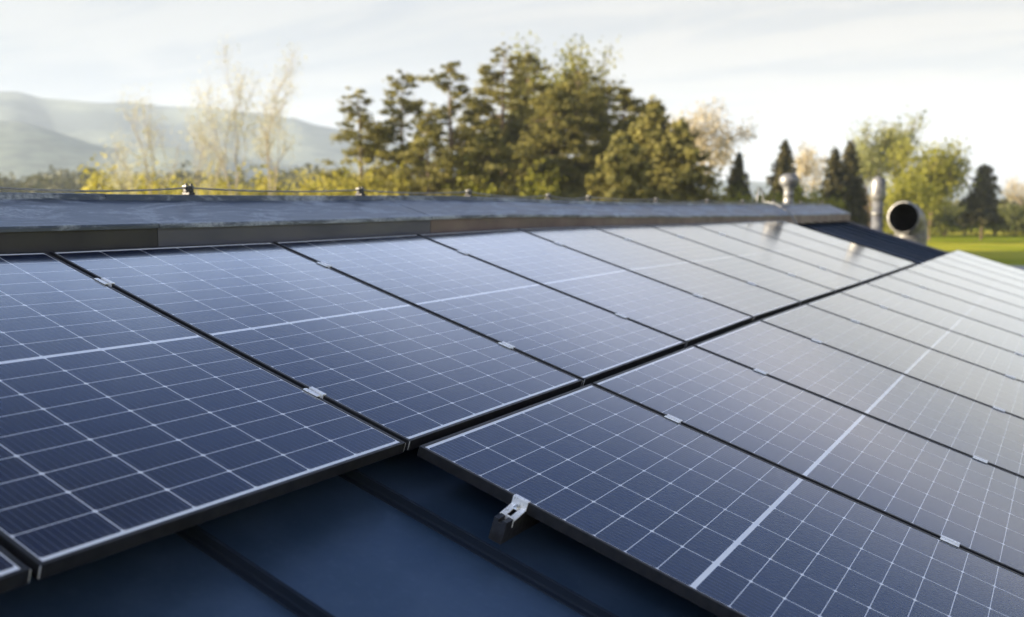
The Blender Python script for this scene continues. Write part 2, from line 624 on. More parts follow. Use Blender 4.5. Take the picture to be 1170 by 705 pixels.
for back in (False, True):
    mb = MB()
    T = to_back if back else (lambda p: p)
    va = -0.483
    n = 40
    vs_ = []
    for w in (ROOF_W, ROOF_W-0.02):
        for (u, v) in ((Y0, va), (Y1, va), (Y1, VE), (Y0, VE)):
            vs_.append(T(rp(u, v, w)))
    mb.add(vs_, [(0, 1, 2, 3), (7, 6, 5, 4), (0, 4, 5, 1), (1, 5, 6, 2), (2, 6, 7, 3), (3, 7, 4, 0)])
    sheet = bobj('roof_sheet', mb, M_ROOF)
    u = -0.115 - 0.57*12
    while u < Y1-0.05:
        mb = MB()
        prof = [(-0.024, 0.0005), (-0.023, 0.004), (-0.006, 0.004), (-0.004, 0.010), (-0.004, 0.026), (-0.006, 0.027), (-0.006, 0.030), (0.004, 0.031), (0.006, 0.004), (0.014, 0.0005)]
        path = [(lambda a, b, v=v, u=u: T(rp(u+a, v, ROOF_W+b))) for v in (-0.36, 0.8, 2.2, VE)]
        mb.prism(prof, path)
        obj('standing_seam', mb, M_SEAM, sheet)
        u += 0.57

# verge trims at the gables, gutters, wall
for yy in (Y0, Y1):
    mb = MB()
    for T in ((lambda p: p), to_back):
        prof = [(-0.03, -0.10), (0.03, -0.10), (0.03, 0.035), (-0.03, 0.035)]
        path = [(lambda a, b, v=v, T=T: T(rp(yy+a, v, ROOF_W+b))) for v in (-0.482, VE+0.01)]
        mb.prism(prof, path)
    bobj('verge_trim', mb, M_FASCIA)
for T in ((lambda p: p), to_back):
    mb = MB()
    pe = rp(0, VE+0.06, ROOF_W-0.06)
    pr = [(0.065*math.cos(a), 0.065*math.sin(a)) for a in [PI+PI*k/8 for k in range(9)]] + [(0.058*math.cos(a), 0.058*math.sin(a)) for a in [2*PI-PI*k/8 for k in range(9)]]
    mb.prism(pr, [(lambda a, b, y=y, T=T: T(Vector((pe.x+a, y, pe.z+b)))) for y in (Y0, Y1)])
    bobj('gutter', mb, M_FASCIA)
mb = MB()
xe = rp(0, VE-0.30, ROOF_W).x
ze = rp(0, VE-0.30, ROOF_W-0.03).z
zt = ZR-0.03
sec = [(xe, GZ), (xe, ze), (XR, zt), (2*XR-xe, ze), (2*XR-xe, GZ)]
mb.prism(sec, [(lambda a, b, y=y: Vector((a, y, b))) for y in (Y0+0.25, Y1-0.12)])
bobj('wall', mb, M_WALL)

# ridge cap: sections with a sloped top sheet and an upright fascia
CU = [-8, -0.2, 1.06, 1.68, 2.7, 3.45, 4.9, 7.3, 10.1, 16]
CF = [0.080, 0.084, 0.090, 0.095, 0.105, 0.111, 0.098, 0.077, 0.066, 0.066]
CTOP = [0.213, 0.215, 0.2185, 0.223, 0.234, 0.240, 0.222, 0.211, 0.217, 0.225]


def smooth_interp(u, xs, ys):
    # average of a few linear look-ups: rounds the kinks off
    return float(np.mean([np.interp(u+k*0.22, xs, ys) for k in (-2, -1, 0, 1, 2)]))


joints = [-5.45, -3.45, -1.45, 0.56, 2.56, 4.56, 6.56, 8.56, 10.56, 12.56, 14.1]
joints = [Y0] + joints + [Y1+0.02]
XF = -0.075
for i in range(len(joints)-1):
    a0, a1 = joints[i]+0.002, joints[i+1]-0.002
    us = [a0+(a1-a0)*k/8 for k in range(9)]
    lift = 0.0015*(i % 2)

    def rows(fn):
        return [fn(u) for u in us]
    # top sheet: closed thin section over both slopes, small upstand along the ridge
    mb = MB()
    n = None
    vs_, fs_ = [], []
    for u in us:
        zf = smooth_interp(u, CU, CF)+lift
        zt_ = smooth_interp(u, CU, CTOP)+lift
        half = [(XF+0.012, zf-0.006), (XF+0.010, zf+0.002), (-0.40, zt_-0.027), (-0.405, zt_-0.002), (-0.412, zt_)]
        prof = half + [(2*XR-x, z) for x, z in reversed(half)]
        prof += [(x, z-0.012) for x, z in reversed(prof)]
        n = len(prof)
        vs_ += [Vector((x, u, z)) for x, z in prof]
    for j in range(len(us)-1):
        for k in range(n):
            fs_.append((j*n+k, j*n+(k+1) % n, (j+1)*n+(k+1) % n, (j+1)*n+k))
    fs_.append(tuple(range(n-1, -1, -1)))
    fs_.append(tuple((len(us)-1)*n+k for k in range(n)))
    mb.add(vs_, fs_)
    cap = bobj('ridge_cap', mb, M_CAP)
    # fascia, under the cap's drip edge
    for T in ((lambda p: p), to_back):
        mb = MB()
        vs_, fs_ = [], []
        for u in us:
            zf = smooth_interp(u, CU, CF)
            for x, z in ((XF, zf-0.008), (XF, -0.06), (XF-0.01, -0.06), (XF-0.01, zf-0.008)):
                vs_.append(T(Vector((x, u, z))))
        for j in range(len(us)-1):
            for k in range(4):
                fs_.append((j*4+k, j*4+(k+1) % 4, (j+1)*4+(k+1) % 4, (j+1)*4+k))
        fs_ += [(3, 2, 1, 0), tuple((len(us)-1)*4+k for k in range(4))]
        mb.add(vs_, fs_)
        obj('fascia', mb, M_FASCIA_RED if i >= 5 else M_FASCIA if i >= 4 else M_FASCIA_DK, cap)

# ------------------------------------------------------------------ solar panels
mb = MB()
H = 0.032
for y0, y1 in ((0, FR), (PW-FR, PW)):
    mb.box(0, PL, y0, y1, -H, 0, c=0.0011)
for x0, x1 in ((0, FR), (PL-FR, PL)):
    mb.box(x0, x1, FR+0.0004, PW-FR-0.0004, -H, -0.0001, c=0.0011)
me_frame = obj('frame', mb, M_FRAME)
mg = MB()
mg.box(FR+0.0003, PL-FR-0.0003, FR+0.0003, PW-FR-0.0003, -0.0062, -0.0016)
me_glass = obj('cell_glass', mg, M_CELL)

me_corner = []
for y in (0.0, PW):
    mb = MB()
    mb.box(PL-0.0012, PL+0.0005, y-0.0006, y+0.0006, -0.028, -0.0008)
    me_corner.append(obj('corner_seam', mb, M_ALU))

BU = [-4, -2.3, -1.2, -0.3, 0.2, 1.15, 2.3, 3.5, 4.6, 6.9, 10, 17]
BW = [0.006, 0.010, 0.010, -0.003, -0.006, -0.003, 0.009, 0.024, 0.019, 0.002, 0.0, 0.0]


def dip(u):
    return float(np.interp(u, BU, BW))


PITCHU = PW+GAPU


def ordinal(n):
    return ['first', 'second', 'third', 'fourth', 'fifth', 'sixth', 'seventh', 'eighth', 'ninth', 'tenth', 'eleventh', 'twelfth', 'thirteenth', 'fourteenth'][n-1]


def panel_pose(k, row):
    u0 = k*PITCHU + GAPU/2
    v0 = row*(PL+GAPV)
    gain = (0.85, 0.65)[row]
    w0, w1 = dip(u0)*gain, dip(u0+PW)*gain
    roll = math.atan2(w1-w0, PW)
    loc = rp(u0, v0, w0)
    rot = (Matrix.Rotation(PITCH, 3, 'Y') @ Matrix.Rotation(roll, 3, 'X')).to_euler()
    return loc, rot


upper_labels = {
    -3: 'solar panel at the outer left end of the upper row, barely showing',
    -2: 'solar panel in the lower left corner, mostly out of the picture',
    -1: 'nearest large upper row solar panel, its lower edge overhanging bare blue roof',
    0: 'upper row panel that touches the nearest lower row panel at one corner',
}
proto = None
frng = random.Random(3)
for row, ks in ((0, range(-3, 9)), (1, range(0, 13))):
    for k in ks:
        if k == -3:
            continue
        loc, rot = panel_pose(k, row)
        if row == 0:
            lab = upper_labels.get(k) or ('last solar panel of the upper row, beside the bare ribbed roof' if k == 8 else
                                          'dark blue solar panel of the upper row, %s from the left edge' % ordinal(k+3))
            grp = 'solar panels of the upper row'
        else:
            lab = ('nearest solar panel of the lower row, held by the silver end clamp' if k == 0 else
                   'last solar panel of the lower row, its corner against the meadow' if k == 12 else
                   'dark blue solar panel of the lower row, %s from the end clamp' % ordinal(k+1))
            grp = 'solar panels of the lower row'
        if proto is None:
            proto = thing('solar_panel', lab, 'solar panel', loc, rot, grp)
            me_frame.parent = proto
            me_glass.parent = proto
            for c_ in me_corner:
                c_.parent = proto
        else:
            dup(proto, loc, rot, lab, grp)

# mounting rails under the panels
RV = [0.337, 1.353, 2.112, 3.118]
names = ['upper', 'second', 'third', 'lowest']
for i, v in enumerate(RV):
    ua, ub = (-3.5, 9*PITCHU+0.02) if i < 2 else (-0.085, 13*PITCHU+0.03)
    lab = ['dark mounting rail under the upper row of panels, nearer the ridge', 'dark mounting rail under the upper row of panels, further down the slope',
           'dark mounting rail ending under the silver end clamp', 'dark mounting rail under the lower row of panels, nearest the eave'][i]
    mb = MB()
    w1 = -H-0.001
    # hollow C-profile
    pr = [(-0.020, 0), (-0.006, 0), (-0.006, -0.010), (0.006, -0.010), (0.006, 0), (0.020, 0), (0.020, -0.0655), (-0.020, -0.0655)]
    mb.prism(pr, [(lambda a, b, u=u: rp(u, v+a, w1+b + 0.4*dip(u) - (0.004 if u > 0.1 else 0))) for u in np.linspace(ua, ub, 14)])
    rail = obj('mounting_rail', mb, M_RAIL)
    tag(rail, lab, 'mounting rail', 'mounting rails')

# mid clamps
mb = MB()
cl = 0.030
# hat section: two flanges on the frames, trough between them
for s in (-1, 1):
    y0, y1 = sorted((s*0.0088, s*0.0205))
    mb.box(-cl, cl, y0, y1, 0.0008, 0.0040, c=0.0007)
    y0, y1 = sorted((s*0.0062, s*0.0086))
    mb.box(-cl, cl, y0, y1, -0.022, 0.0040, c=0.0006)
mb.box(-cl, cl, -0.0060, 0.0060, -0.022, -0.019)
clamp_body = obj('clamp_body', mb, M_ALU)
mb = MB()
mb.lathe([(0.0, -0.010), (0.0048, -0.010), (0.0050, -0.011), (0.0050, -0.0188)], 12)
bolt = obj('bolt', mb, M_STEEL)
cproto = None
for row, kk in ((0, range(-1, 7)), (1, range(1, 8))):
    for k in kk:
        for j in (0, 1):
            v = RV[row*2+j]
            u = k*PITCHU
            gain = (0.85, 0.65)[row]
            loc = rp(u, v, dip(u)*gain+0.0006)
            rot = (0, PITCH, 0)
            where = ('nearer the ridge', 'nearer the row gap') if row == 0 else ('nearer the row gap', 'nearer the eave')
            if row == 0:
                lab = 'silver mid clamp, %s seam of the upper row, %s' % (ordinal(k+2), where[j])
            else:
                lab = 'silver mid clamp, %s seam of the lower row, %s' % (ordinal(k), where[j])
            if cproto is None:
                cproto = thing('mid_clamp', lab, 'clamp', loc, rot, 'silver mid clamps between the panels')
                clamp_body.parent = cproto
                bolt.parent = cproto
            else:
                dup(cproto, loc, rot, lab)

# end clamp on the rail end
ec = thing('end_clamp', 'silver slotted end clamp gripping the black edge of the nearest lower row panel', 'clamp', rp(GAPU/2, RV[2], dip(0.0)*0.65), (0, PITCH, 0))
mb = MB()
hw = 0.024
mb.box(-hw, hw, -0.003, 0.0085, 0.0008, 0.0042, c=0.0009)                    # lip on the frame
mb.box(-hw, hw, -0.0062, -0.0028, -0.022, 0.0042, c=0.0009)                  # web
Mt = Matrix.Translation((0, -0.0045, -0.020)) @ Matrix.Rotation(R(14), 4, 'X')
for s in (-1, 1):
    x0, x1 = sorted((s*0.0065, s*hw))
    mb.box(x0, x1, -0.058, 0.0, -0.0035, 0.0005, Mt, c=0.0009)               # two prongs with a slot between
mb.box(-hw, hw, -0.0160, 0.0008, -0.0030, 0.0010, Mt, c=0.0008)
obj('clamp_body', mb, M_ALU, ec)
mb = MB()
mb.lathe([(0.0, 0.0075), (0.0062, 0.0075), (0.0068, 0.0065), (0.0068, 0.001), (0.0105, 0.001), (0.0105, -0.001)], 6, Mt @ Matrix.Translation((0, -0.010, 0.002)))
obj('bolt', mb, M_STEEL, ec)
mb = MB()
mb.box(-0.0215, 0.0215, -0.064, -0.0595, -0.052, -0.022, Matrix.Rotation(R(6), 4, 'X'), c=0.002)
obj('bottom_hook', mb, M_ALU, ec)

# ------------------------------------------------------------------ lightning conductor along the ridge
hs = [-4.95, -3.75, -2.55, -1.35, -0.15, 1.05, 2.35, 3.55, 4.75, 5.5, 7.1, 8.7, 10.1, 11.6, 13.2, 14.7]
XC = -0.44
pts, radii = [], []
crng = random.Random(9)
for a, b2 in zip(hs[:-1], hs[1:]):
    sag = crng.uniform(0.012, 0.026)
    for q in range(8):
        s = q/8
        u = a+(b2-a)*s
        z = smooth_interp(u, CU, CTOP) + 0.034 - sag*4*s*(1-s)*0.9
        pts.append(Vector((XC+0.008*math.sin(s*PI)*crng.uniform(-1, 1), u, z)))
mb = MB()
mb.tube(pts, 0.0042, 8)
tag(obj('conductor_wire', mb, M_WIRE), 'thin grey lightning conductor wire running along the ridge cap', 'wire')
proto_h = None
hn = 0
for u in hs:
    if u < -0.3:
        continue
    hn += 1
    loc = Vector((XC, u, smooth_interp(u, CU, CTOP)))
    lab = ('grey wire holder on the ridge cap above the second upper row seam' if hn == 2 else
           'grey wire holder on the ridge cap, %s along the conductor wire from the left' % ordinal(hn))
    if proto_h is None:
        proto_h = thing('wire_holder', lab, 'wire holder', loc, (0, 0, 0), 'wire holders along the ridge')
        mb = MB()
        mb.box(-0.025, 0.025, -0.018, 0.018, 0.0, 0.012, c=0.002)
        mb.box(-0.011, 0.011, -0.024, 0.024, 0.012, 0.030, c=0.003)
        obj('holder_body', mb, M_RAIL, proto_h)
        mb = MB()
        mb.box(-0.014, 0.014, -0.026, 0.026, 0.037, 0.045, c=0.003)
        obj('holder_plate', mb, M_GALV, proto_h)
        for s in (-1, 1):
            mb = MB()
            mb.lathe([(0.0, 0.054), (0.006, 0.054), (0.007, 0.052), (0.007, 0.030)], 6, Matrix.Translation((0.004, s*0.015, 0)))
            obj('bolt', mb, M_RAIL, proto_h)
    else:
        dup(proto_h, loc, (0, 0, 0), lab)

# wire loop and down conductor by the ball-headed vent
uL = 10.9
zL = smooth_interp(uL, CU, CTOP)
mb = MB()
mb.tube([Vector((XC, uL-0.14+0.28*(0.5-0.5*math.cos(PI*s/14)), zL+0.01+0.20*math.sin(PI*s/14))) for s in range(15)], 0.010, 8)
tag(obj('wire_loop', mb, M_WIRE), 'small pale wire loop standing on the ridge beside the ball headed vent', 'wire loop')
mb = MB()
mb.tube([Vector((-0.42, 11.0, zL+0.03)), Vector((-0.25, 10.98, zL+0.0)), Vector((-0.06, 10.95, 0.11)), rp(10.9, 0.10, -0.05), rp(10.75, 0.42, -0.09), rp(10.7, 3.6, -0.09)], 0.009, 8)
tag(obj('down_conductor', mb, M_WIRE), 'grey strut wire running down from the ridge at the end of the upper row', 'wire')

# ------------------------------------------------------------------ vents and duct
v1 = thing('ball_headed_vent', 'short galvanised roof vent with round ball head standing on the ridge', 'vent', (-0.50, 12.65, 0.19))
mb = MB()
mb.lathe([(0.10, 0.0), (0.10, 0.02), (0.078, 0.03), (0.075, 0.16), (0.082, 0.165), (0.082, 0.18), (0.075, 0.185), (0.075, 0.24), (0.10, 0.30)], 24)
obj('vent_neck', mb, M_GALV, v1)
mb = MB()
mb.lathe([(0.09, 0.285), (0.135, 0.32), (0.152, 0.37), (0.148, 0.42), (0.12, 0.465), (0.07, 0.49), (0.0, 0.497)], 28)
obj('vent_head', mb, M_GALV, v1)

p2 = px(998, 18.8)
v2 = thing('flue_pipe', 'tall galvanised flue pipe with dark capped head rising behind the gable edge', 'flue', (p2.x, p2.y, GZ))
top = CAM.z + (238-201)/F_PX*18.8*0.93 - GZ
mb = MB()
mb.tube([(0, 0, 0), (0, 0, top-0.42)], 0.10, 24)
for z in (top-1.05, top-0.72):
    mb.lathe([(0.10, z), (0.118, z+0.01), (0.118, z+0.05), (0.10, z+0.06)], 24)
obj('pipe', mb, M_GALV, v2)
mb = MB()
mb.lathe([(0.10, top-0.46), (0.118, top-0.44), (0.132, top-0.38), (0.132, top-0.12), (0.105, top-0.05), (0.05, top-0.02), (0.0, top)], 24)
obj('capped_head', mb, M_GALV, v2)
mb = MB()
mb.tube([(0, 0, top-0.02), (0, 0, top+0.14)], 0.012, 6)
obj('tip_rod', mb, M_RAIL, v2)

p3 = px(1037, 19.6)
v3 = thing('duct_elbow', 'big galvanised duct elbow with a wide black mouth turned towards the roof', 'duct', (p3.x, p3.y, GZ))
zc_ = CAM.z + (238-244)/F_PX*19.6 - GZ
rad = 0.285
face = (CAM - Vector((p3.x, p3.y, CAM.z)))
face.z = 0
face.normalize()
face = Matrix.Rotation(R(-20), 3, 'Z') @ face
pts = [Vector((0, 0, 0)), Vector((0, 0, zc_-0.40))]
RB = 0.31
for s in range(1, 9):
    a = PI/2*s/8
    pts.append(Vector((0, 0, zc_-0.40+0.03)) + face*(RB*(1-math.cos(a))) + Vector((0, 0, RB*math.sin(a))))
pts.append(pts[-1]+face*0.10)
mb = MB()
mb.tube(pts, rad, 28, cap=False)
obj('duct_shell', mb, M_GALV, v3, recalc=False)
mb = MB()
mb.tube(pts[:-1]+[pts[-1]-face*0.004], rad-0.012, 28, cap=False)
obj('duct_lining', mb, M_DARKIN, v3, recalc=False)
e = pts[-1]
mb = MB()
mb.tube([e-face*0.03, e-face*0.028, e+face*0.008, e+face*0.010], [rad-0.010, rad+0.02, rad+0.02, rad-0.012], 28, cap=False)
obj('mouth_rim', mb, M_GALV, v3)
for z in (zc_-0.75, zc_-0.45):
    mb = MB()
    mb.lathe([(rad, z), (rad+0.02, z+0.005), (rad+0.02, z+0.03), (rad, z+0.035)], 28)
    obj('pipe_band', mb, M_GALV, v3)

# ------------------------------------------------------------------ trees


def quad_mesh(name, cen, size, rng, m, parent=None, flat=0.0, tri=False):
    """many small leaf clump faces at the given centres"""
    n = len(cen)
    cen = np.asarray(cen, dtype=np.float64)
    nrm = rng.normal(size=(n, 3))
    if cen.shape[1] == 6:
        nrm = nrm*0.62 + cen[:, 3:]
        cen = cen[:, :3]
    nrm[:, 2] += flat*np.sign(nrm[:, 2]+1e-9)
    nrm /= np.linalg.norm(nrm, axis=1)[:, None]
    t = np.cross(nrm, rng.normal(size=(n, 3)))
    t /= np.linalg.norm(t, axis=1)[:, None]+1e-9
    b = np.cross(nrm, t)
    s = (size*rng.uniform(0.55, 1.3, n))[:, None] if np.isscalar(size) else (size*rng.uniform(0.55, 1.3, n))[:, None]
    asp = rng.uniform(0.45, 0.9, n)[:, None]
    v = np.stack([cen - t*s, cen + b*s*asp*0.8, cen + t*s*1.1, cen - b*s*asp], 1).reshape(-1, 3)
    me = bpy.data.meshes.new(name)
    me.vertices.add(4*n)
    me.vertices.foreach_set('co', v.ravel())
    me.loops.add(4*n)
    me.loops.foreach_set('vertex_index', np.arange(4*n, dtype=np.int32))
    me.polygons.add(n)
    me.polygons.foreach_set('loop_start', np.arange(0, 4*n, 4, dtype=np.int32))
    me.polygons.foreach_set('loop_total', np.full(n, 4, dtype=np.int32))
    me.update(calc_edges=True)
    return link(name, me, m, parent)


def blob(rng, c, r, n, jit=0.48):
    p = rng.normal(size=(n, 3))
    p /= np.linalg.norm(p, axis=1)[:, None]
    q = p*rng.uniform(0.35, 1.0, n)[:, None]**0.6
    q *= 1+jit*rng.normal(size=(n, 1))
    return np.concatenate([np.asarray(c)+q*np.asarray(r), p], 1)


def conifer(name, label, base, h, r, seed, m, leaf=0.22, dens=1.0, bare=0.08, group=None, cat='tree', taper=1.0, lean=0.0):
    rng = np.random.default_rng(seed)
    root = thing(name, label, cat, base, (0, 0, 0), group)
    tr = MB()
    tr.tube([(0, 0, -0.1), (lean*0.5, 0, h*0.5), (lean, 0, h*0.97)], [h*0.014+0.05, h*0.009+0.02, 0.015], 7)
    cen = []
    z = h*bare
    while z < h*0.985:
        f = (z-h*bare)/(h*(1-bare))
        L = r*(1-f)**taper*(0.90+0.10*math.sin(f*23+seed)) + 0.12
        nb = int(5+4*(1-f))
        a0 = rng.uniform(0, 6.28)
        for q in range(nb):
            a = a0+q*2*PI/nb+rng.uniform(-.35, .35)
            l = L*rng.uniform(0.5, 1.2)
            droop = -0.16*l if f < 0.7 else 0.25*l
            ox = lean*z/h
            if l > 0.6:
                tr.tube([(ox, 0, z), (ox+l*0.85*math.cos(a), l*0.85*math.sin(a), z+droop*0.7)], [0.035, 0.008], 4, cap=False)
            n = max(4, int(l*15*dens))
            s = rng.uniform(0.12, 1.0, n)**0.75
            side = rng.normal(0, 0.24, n)*l*(0.3+0.7*(1-s))
            p = np.stack([ox+l*s*math.cos(a)-side*math.sin(a), l*s*math.sin(a)+side*math.cos(a), z+droop*s**1.5+rng.normal(0, 0.19, n)], 1)
            o3 = np.tile([math.cos(a), math.sin(a), 0.35], (n, 1))
            cen.append(np.concatenate([p, o3], 1))
        z += (0.30+0.28*(1-f))*max(0.55, h/16)
    obj('trunk', tr, M_BARK, root, recalc=False)
    quad_mesh('crown', np.concatenate(cen), leaf, rng, m, root, 0.6)
    return root


def pine(name, label, base, h, r, seed, m, leaf=0.2, dens=1.0, bare=0.2, group=None, gaps=0.3, top=0.5):
    rng = np.random.default_rng(seed)
    root = thing(name, label, 'tree', base, (0, 0, 0), group)
    tr = MB()
    bend = rng.uniform(-0.04, 0.04, 2)*h
    def ax(z):
        s = z/h
        return np.array([bend[0]*math.sin(s*3), bend[1]*math.sin(s*2.3), z])
    tr.tube([tuple(ax(h*s)) if s else (0, 0, -0.1) for s in (0, .25, .5, .75, .97)], [h*.015+.05, h*.012+.03, h*.009+.02, h*.005+.015, .015], 7)
    cen = []
    r *= 1.25
    z = h*bare
    while z < h*0.99:
        f = (z-h*bare)/(h*(1-bare))
        env = r*(1-f**1.6)**0.8*(0.55+0.45*min(1, (f+0.08)*4))*(1-top*f*0.35)+0.25
        for q in range(rng.integers(2, 5)):
            if rng.random() < gaps:
                continue
            a = rng.uniform(0, 6.28)
            l = env*rng.uniform(0.45, 1.15)
            o = ax(z)
            tip = o+np.array([l*math.cos(a), l*math.sin(a), l*rng.uniform(-0.05, 0.35)])
            mid = (o+tip)/2+np.array([0, 0, -0.06*l])
            tr.tube([tuple(o), tuple(mid), tuple(tip)], [0.05, 0.03, 0.01], 4, cap=False)
            pads = 2 + int(l/1.0)
            for w in range(pads):
                s = 1-0.5*w/max(1, pads)*rng.uniform(.7, 1.2)
                c = o+(tip-o)*s + rng.normal(0, 0.28, 3)
                pr = rng.uniform(0.30, 0.95)*(0.6+0.12*l)*(1-0.35*f)
                cen.append(blob(rng, c, (pr*1.15, pr*1.15, pr*0.48), int(80*dens*pr*pr+16)))
        z += 0.40*h/15
    obj('trunk', tr, M_BARK, root, recalc=False)
    quad_mesh('crown', np.concatenate(cen), leaf, rng, m, root, 0.4)
    return root


def broadleaf(name, label, base, h, r, seed, m, leaf=0.16, leaves=5000, twigs=1.0, bark=None, group=None, upright=0.6, fork=0.25, spread=0.5, trunks=1, stem=1.0, clump=0.5, leaf_from=2):
    rng = np.random.default_rng(seed)
    root = thing(name, label, 'tree', base, (0, 0, 0), group)
    tr = MB()
    tips, segs = [], []

    def grow(p, d, l, rad, lev):
        pts = [p]
        q = p.copy()
        for s in range(4):
            d = d+rng.normal(0, 0.10, 3)+np.array([0, 0, 0.07*upright])
            d /= np.linalg.norm(d)
            q = q+d*l/4
            pts.append(q.copy())
        tr.tube([tuple(x) for x in pts], [rad*(1-0.16*i) for i in range(5)], 6 if lev < 2 else 4, cap=False)
        segs.append((pts, lev))
        if lev >= 4 or l < 0.5:
            tips.append(q)
            return
        n = [4, 4, 4, 3][lev] if twigs >= 1 else 3
        for c in range(n):
            s = rng.uniform(0.35, 1.0) if c else 1.0
            i = min(3, int(s*4))
            st = pts[i]+(pts[i+1]-pts[i])*(s*4-i if s < 1 else 1)
            nd_ = d*upright + rng.normal(0, spread, 3)*np.array([1, 1, 0.6])
            nd_[2] = abs(nd_[2])*0.8+0.1*upright
            nd_ /= np.linalg.norm(nd_)
            grow(st, nd_, l*rng.uniform(0.5, 0.75), rad*0.5, lev+1)
    for k in range(trunks):
        a = rng.uniform(0, 6.28)
        off = np.array([math.cos(a), math.sin(a), 0])*(0.35*k)
        d0 = np.array([math.cos(a)*0.16*k, math.sin(a)*0.16*k, 1.0])
        d0 /= np.linalg.norm(d0)
        p0 = off+np.array([0, 0, -0.1])
        tr.tube([tuple(p0), tuple(p0+d0*h*fork)], [h*0.014*stem+0.04, h*0.011*stem+0.03], 7, cap=False)
        grow(p0+d0*h*fork, d0, h*(0.36), h*0.010*stem+0.03, 0)
        grow(p0+d0*h*fork*1.02, d0+rng.normal(0, 0.3, 3)*np.array([1, 1, 0]), h*(0.30), h*0.008*stem+0.03, 0)
    # scale to the wanted height and width
    V = np.array(tr.v)
    T = np.array(tips)
    sz = h/ max(0.1, T[:, 2].max()+0.2)
    sr = r/ max(0.1, np.percentile(np.hypot(T[:, 0], T[:, 1]), 92))
    sc = np.array([sr, sr, sz])
    tr.v = [tuple(x) for x in V*sc]
    T = T*sc
    obj('trunk', tr, bark or M_BARK, root, recalc=False)
    if leaves:
        sp = np.array([q for pts_, lv in segs if lv >= leaf_from for q in pts_])*sc
        idx = rng.integers(0, len(sp), leaves)
        c = sp[idx]+rng.normal(0, clump, (leaves, 3))*np.array([1, 1, 0.8])
        quad_mesh('crown', np.concatenate([c, (c-np.array([0, 0, h*0.62]))/np.array([r, r, h*0.4])*0.8], 1), leaf, rng, m, root, 0.0)
    return root


def bush(name, label, base, h, r, seed, m, leaf=0.16, n=1800, group=None, cat='bush'):
    rng = np.random.default_rng(seed)
    root = thing(name, label, cat, base, (0, 0, 0), group)
    st = MB()
    cen = []
    k = 9
    for q in range(k):
        a = q*2*PI/k+rng.uniform(-.4, .4)
        rr = r*rng.uniform(0.15, 0.75)
        top = np.array([rr*math.cos(a), rr*math.sin(a), h*rng.uniform(0.5, 0.9)*(1-0.25*rr/r)])
        st.tube([(0.1*math.cos(a), 0.1*math.sin(a), -0.1), tuple(top*0.5+np.array([0, 0, 0.1])), tuple(top)], [0.05, 0.035, 0.012], 5, cap=False)
        rad = rng.uniform(0.35, 0.55)*r
        cen.append(blob(rng, top, (rad, rad, h*0.26), n//(k+3)))
    cen.append(blob(rng, (0, 0, h*0.36), (r*0.9, r*0.9, h*0.36), n//4))
    obj('stem', st, M_BARK, root, recalc=False)
    quad_mesh('crown', np.concatenate(cen), leaf, rng, m, root, 0.0)
    return root


def hh(y, dist):
    """height above the ground of something whose top shows at picture row y"""
    return (238-y)/F_PX*dist + CAM.z - GZ


def place(x, d):
    # d measured along the optical axis
    c = 1/math.cos(math.atan((x-585)/F_PX))
    return px(x, d*c, GZ)


# --- pale birches on the left
for x, d, y, r, sd_, lv, lab in (
        (172, 58, 100, 2.1, 11, 1600, 'small pale birch with thin yellowish twigs, furthest left of the bare trees'),
        (272, 60, 40, 2.2, 12, 1900, 'tall slender bare birch with leaning pale trunk, left of two equals'),
        (314, 62, 46, 2.3, 13, 1900, 'tall slender bare birch, right of two equals and nearer the pines'),
        (232, 64, 106, 2.0, 14, 1100, 'thin slanting young birch left of the two tall birches')):
    broadleaf('birch_tree', lab, place(x, d), hh(y, d), r, sd_, F_BIRCH, 0.07, lv, 1.0, M_BIRCHBARK, 'bare birches on the left', 0.9, 0.30, 0.33, 1, 0.7, 0.35)

# --- pines of the middle group
for x, d, y, r, sd_, gp, dn, lab in (
        (411, 76, 102, 2.6, 21, 0.34, 1.0, 'sparse pine standing alone between the birches and the dark pines'),
        (466, 78, 86, 3.0, 22, 0.16, 1.2, 'open crowned pine second from the birches, with sky gaps in its crown'),
        (512, 76, 72, 3.1, 23, 0.14, 1.2, 'tall open crowned pine left of the dark central clump'),
        (490, 70, 130, 2.8, 27, 0.1, 1.2, 'lower olive pine filling in between the two open crowned pines'),
        (578, 80, 54, 3.9, 24, 0.08, 1.2, 'tall dark pine at the left of the central clump'),
        (622, 74, 104, 3.8, 28, 0.10, 1.3, 'dark pine standing before the tall light green tree'),
        (665, 76, 80, 4.4, 25, 0.03, 1.4, 'dense olive pine right of the tall light green tree'),
        (560, 70, 150, 2.6, 29, 0.12, 1.3, 'low bushy pine at the foot of the central clump'),
        (692, 86, 92, 4.0, 33, 0.04, 1.3, 'dark pine filling the back of the clump, between the two dense pines'),
        (604, 88, 62, 3.8, 34, 0.06, 1.2, 'tall dark pine at the back of the clump, left of the light green tree'),
        (732, 84, 122, 3.8, 35, 0.04, 1.3, 'lower dark pine behind the broad olive pine'),
        (548, 82, 118, 3.2, 36, 0.08, 1.2, 'middling pine closing the gap left of the central clump'),
        (712, 80, 104, 4.2, 26, 0.04, 1.4, 'dense pine with rounded top at the right of the central clump')):
    pine('pine_tree', lab, place(x, d), hh(y, d), r, sd_, F_PINE, 0.145, dn*2.3, 0.14, 'pines of the central clump', gp)
broadleaf('leafy_tree', 'tall light green tree rising above the central pines', place(632, 90), hh(36, 90), 5.0, 31, F_LIME, 0.18, 9000, 1.0, None, None, 1.0, 0.25, 0.34, 3, 0.8, 0.6)
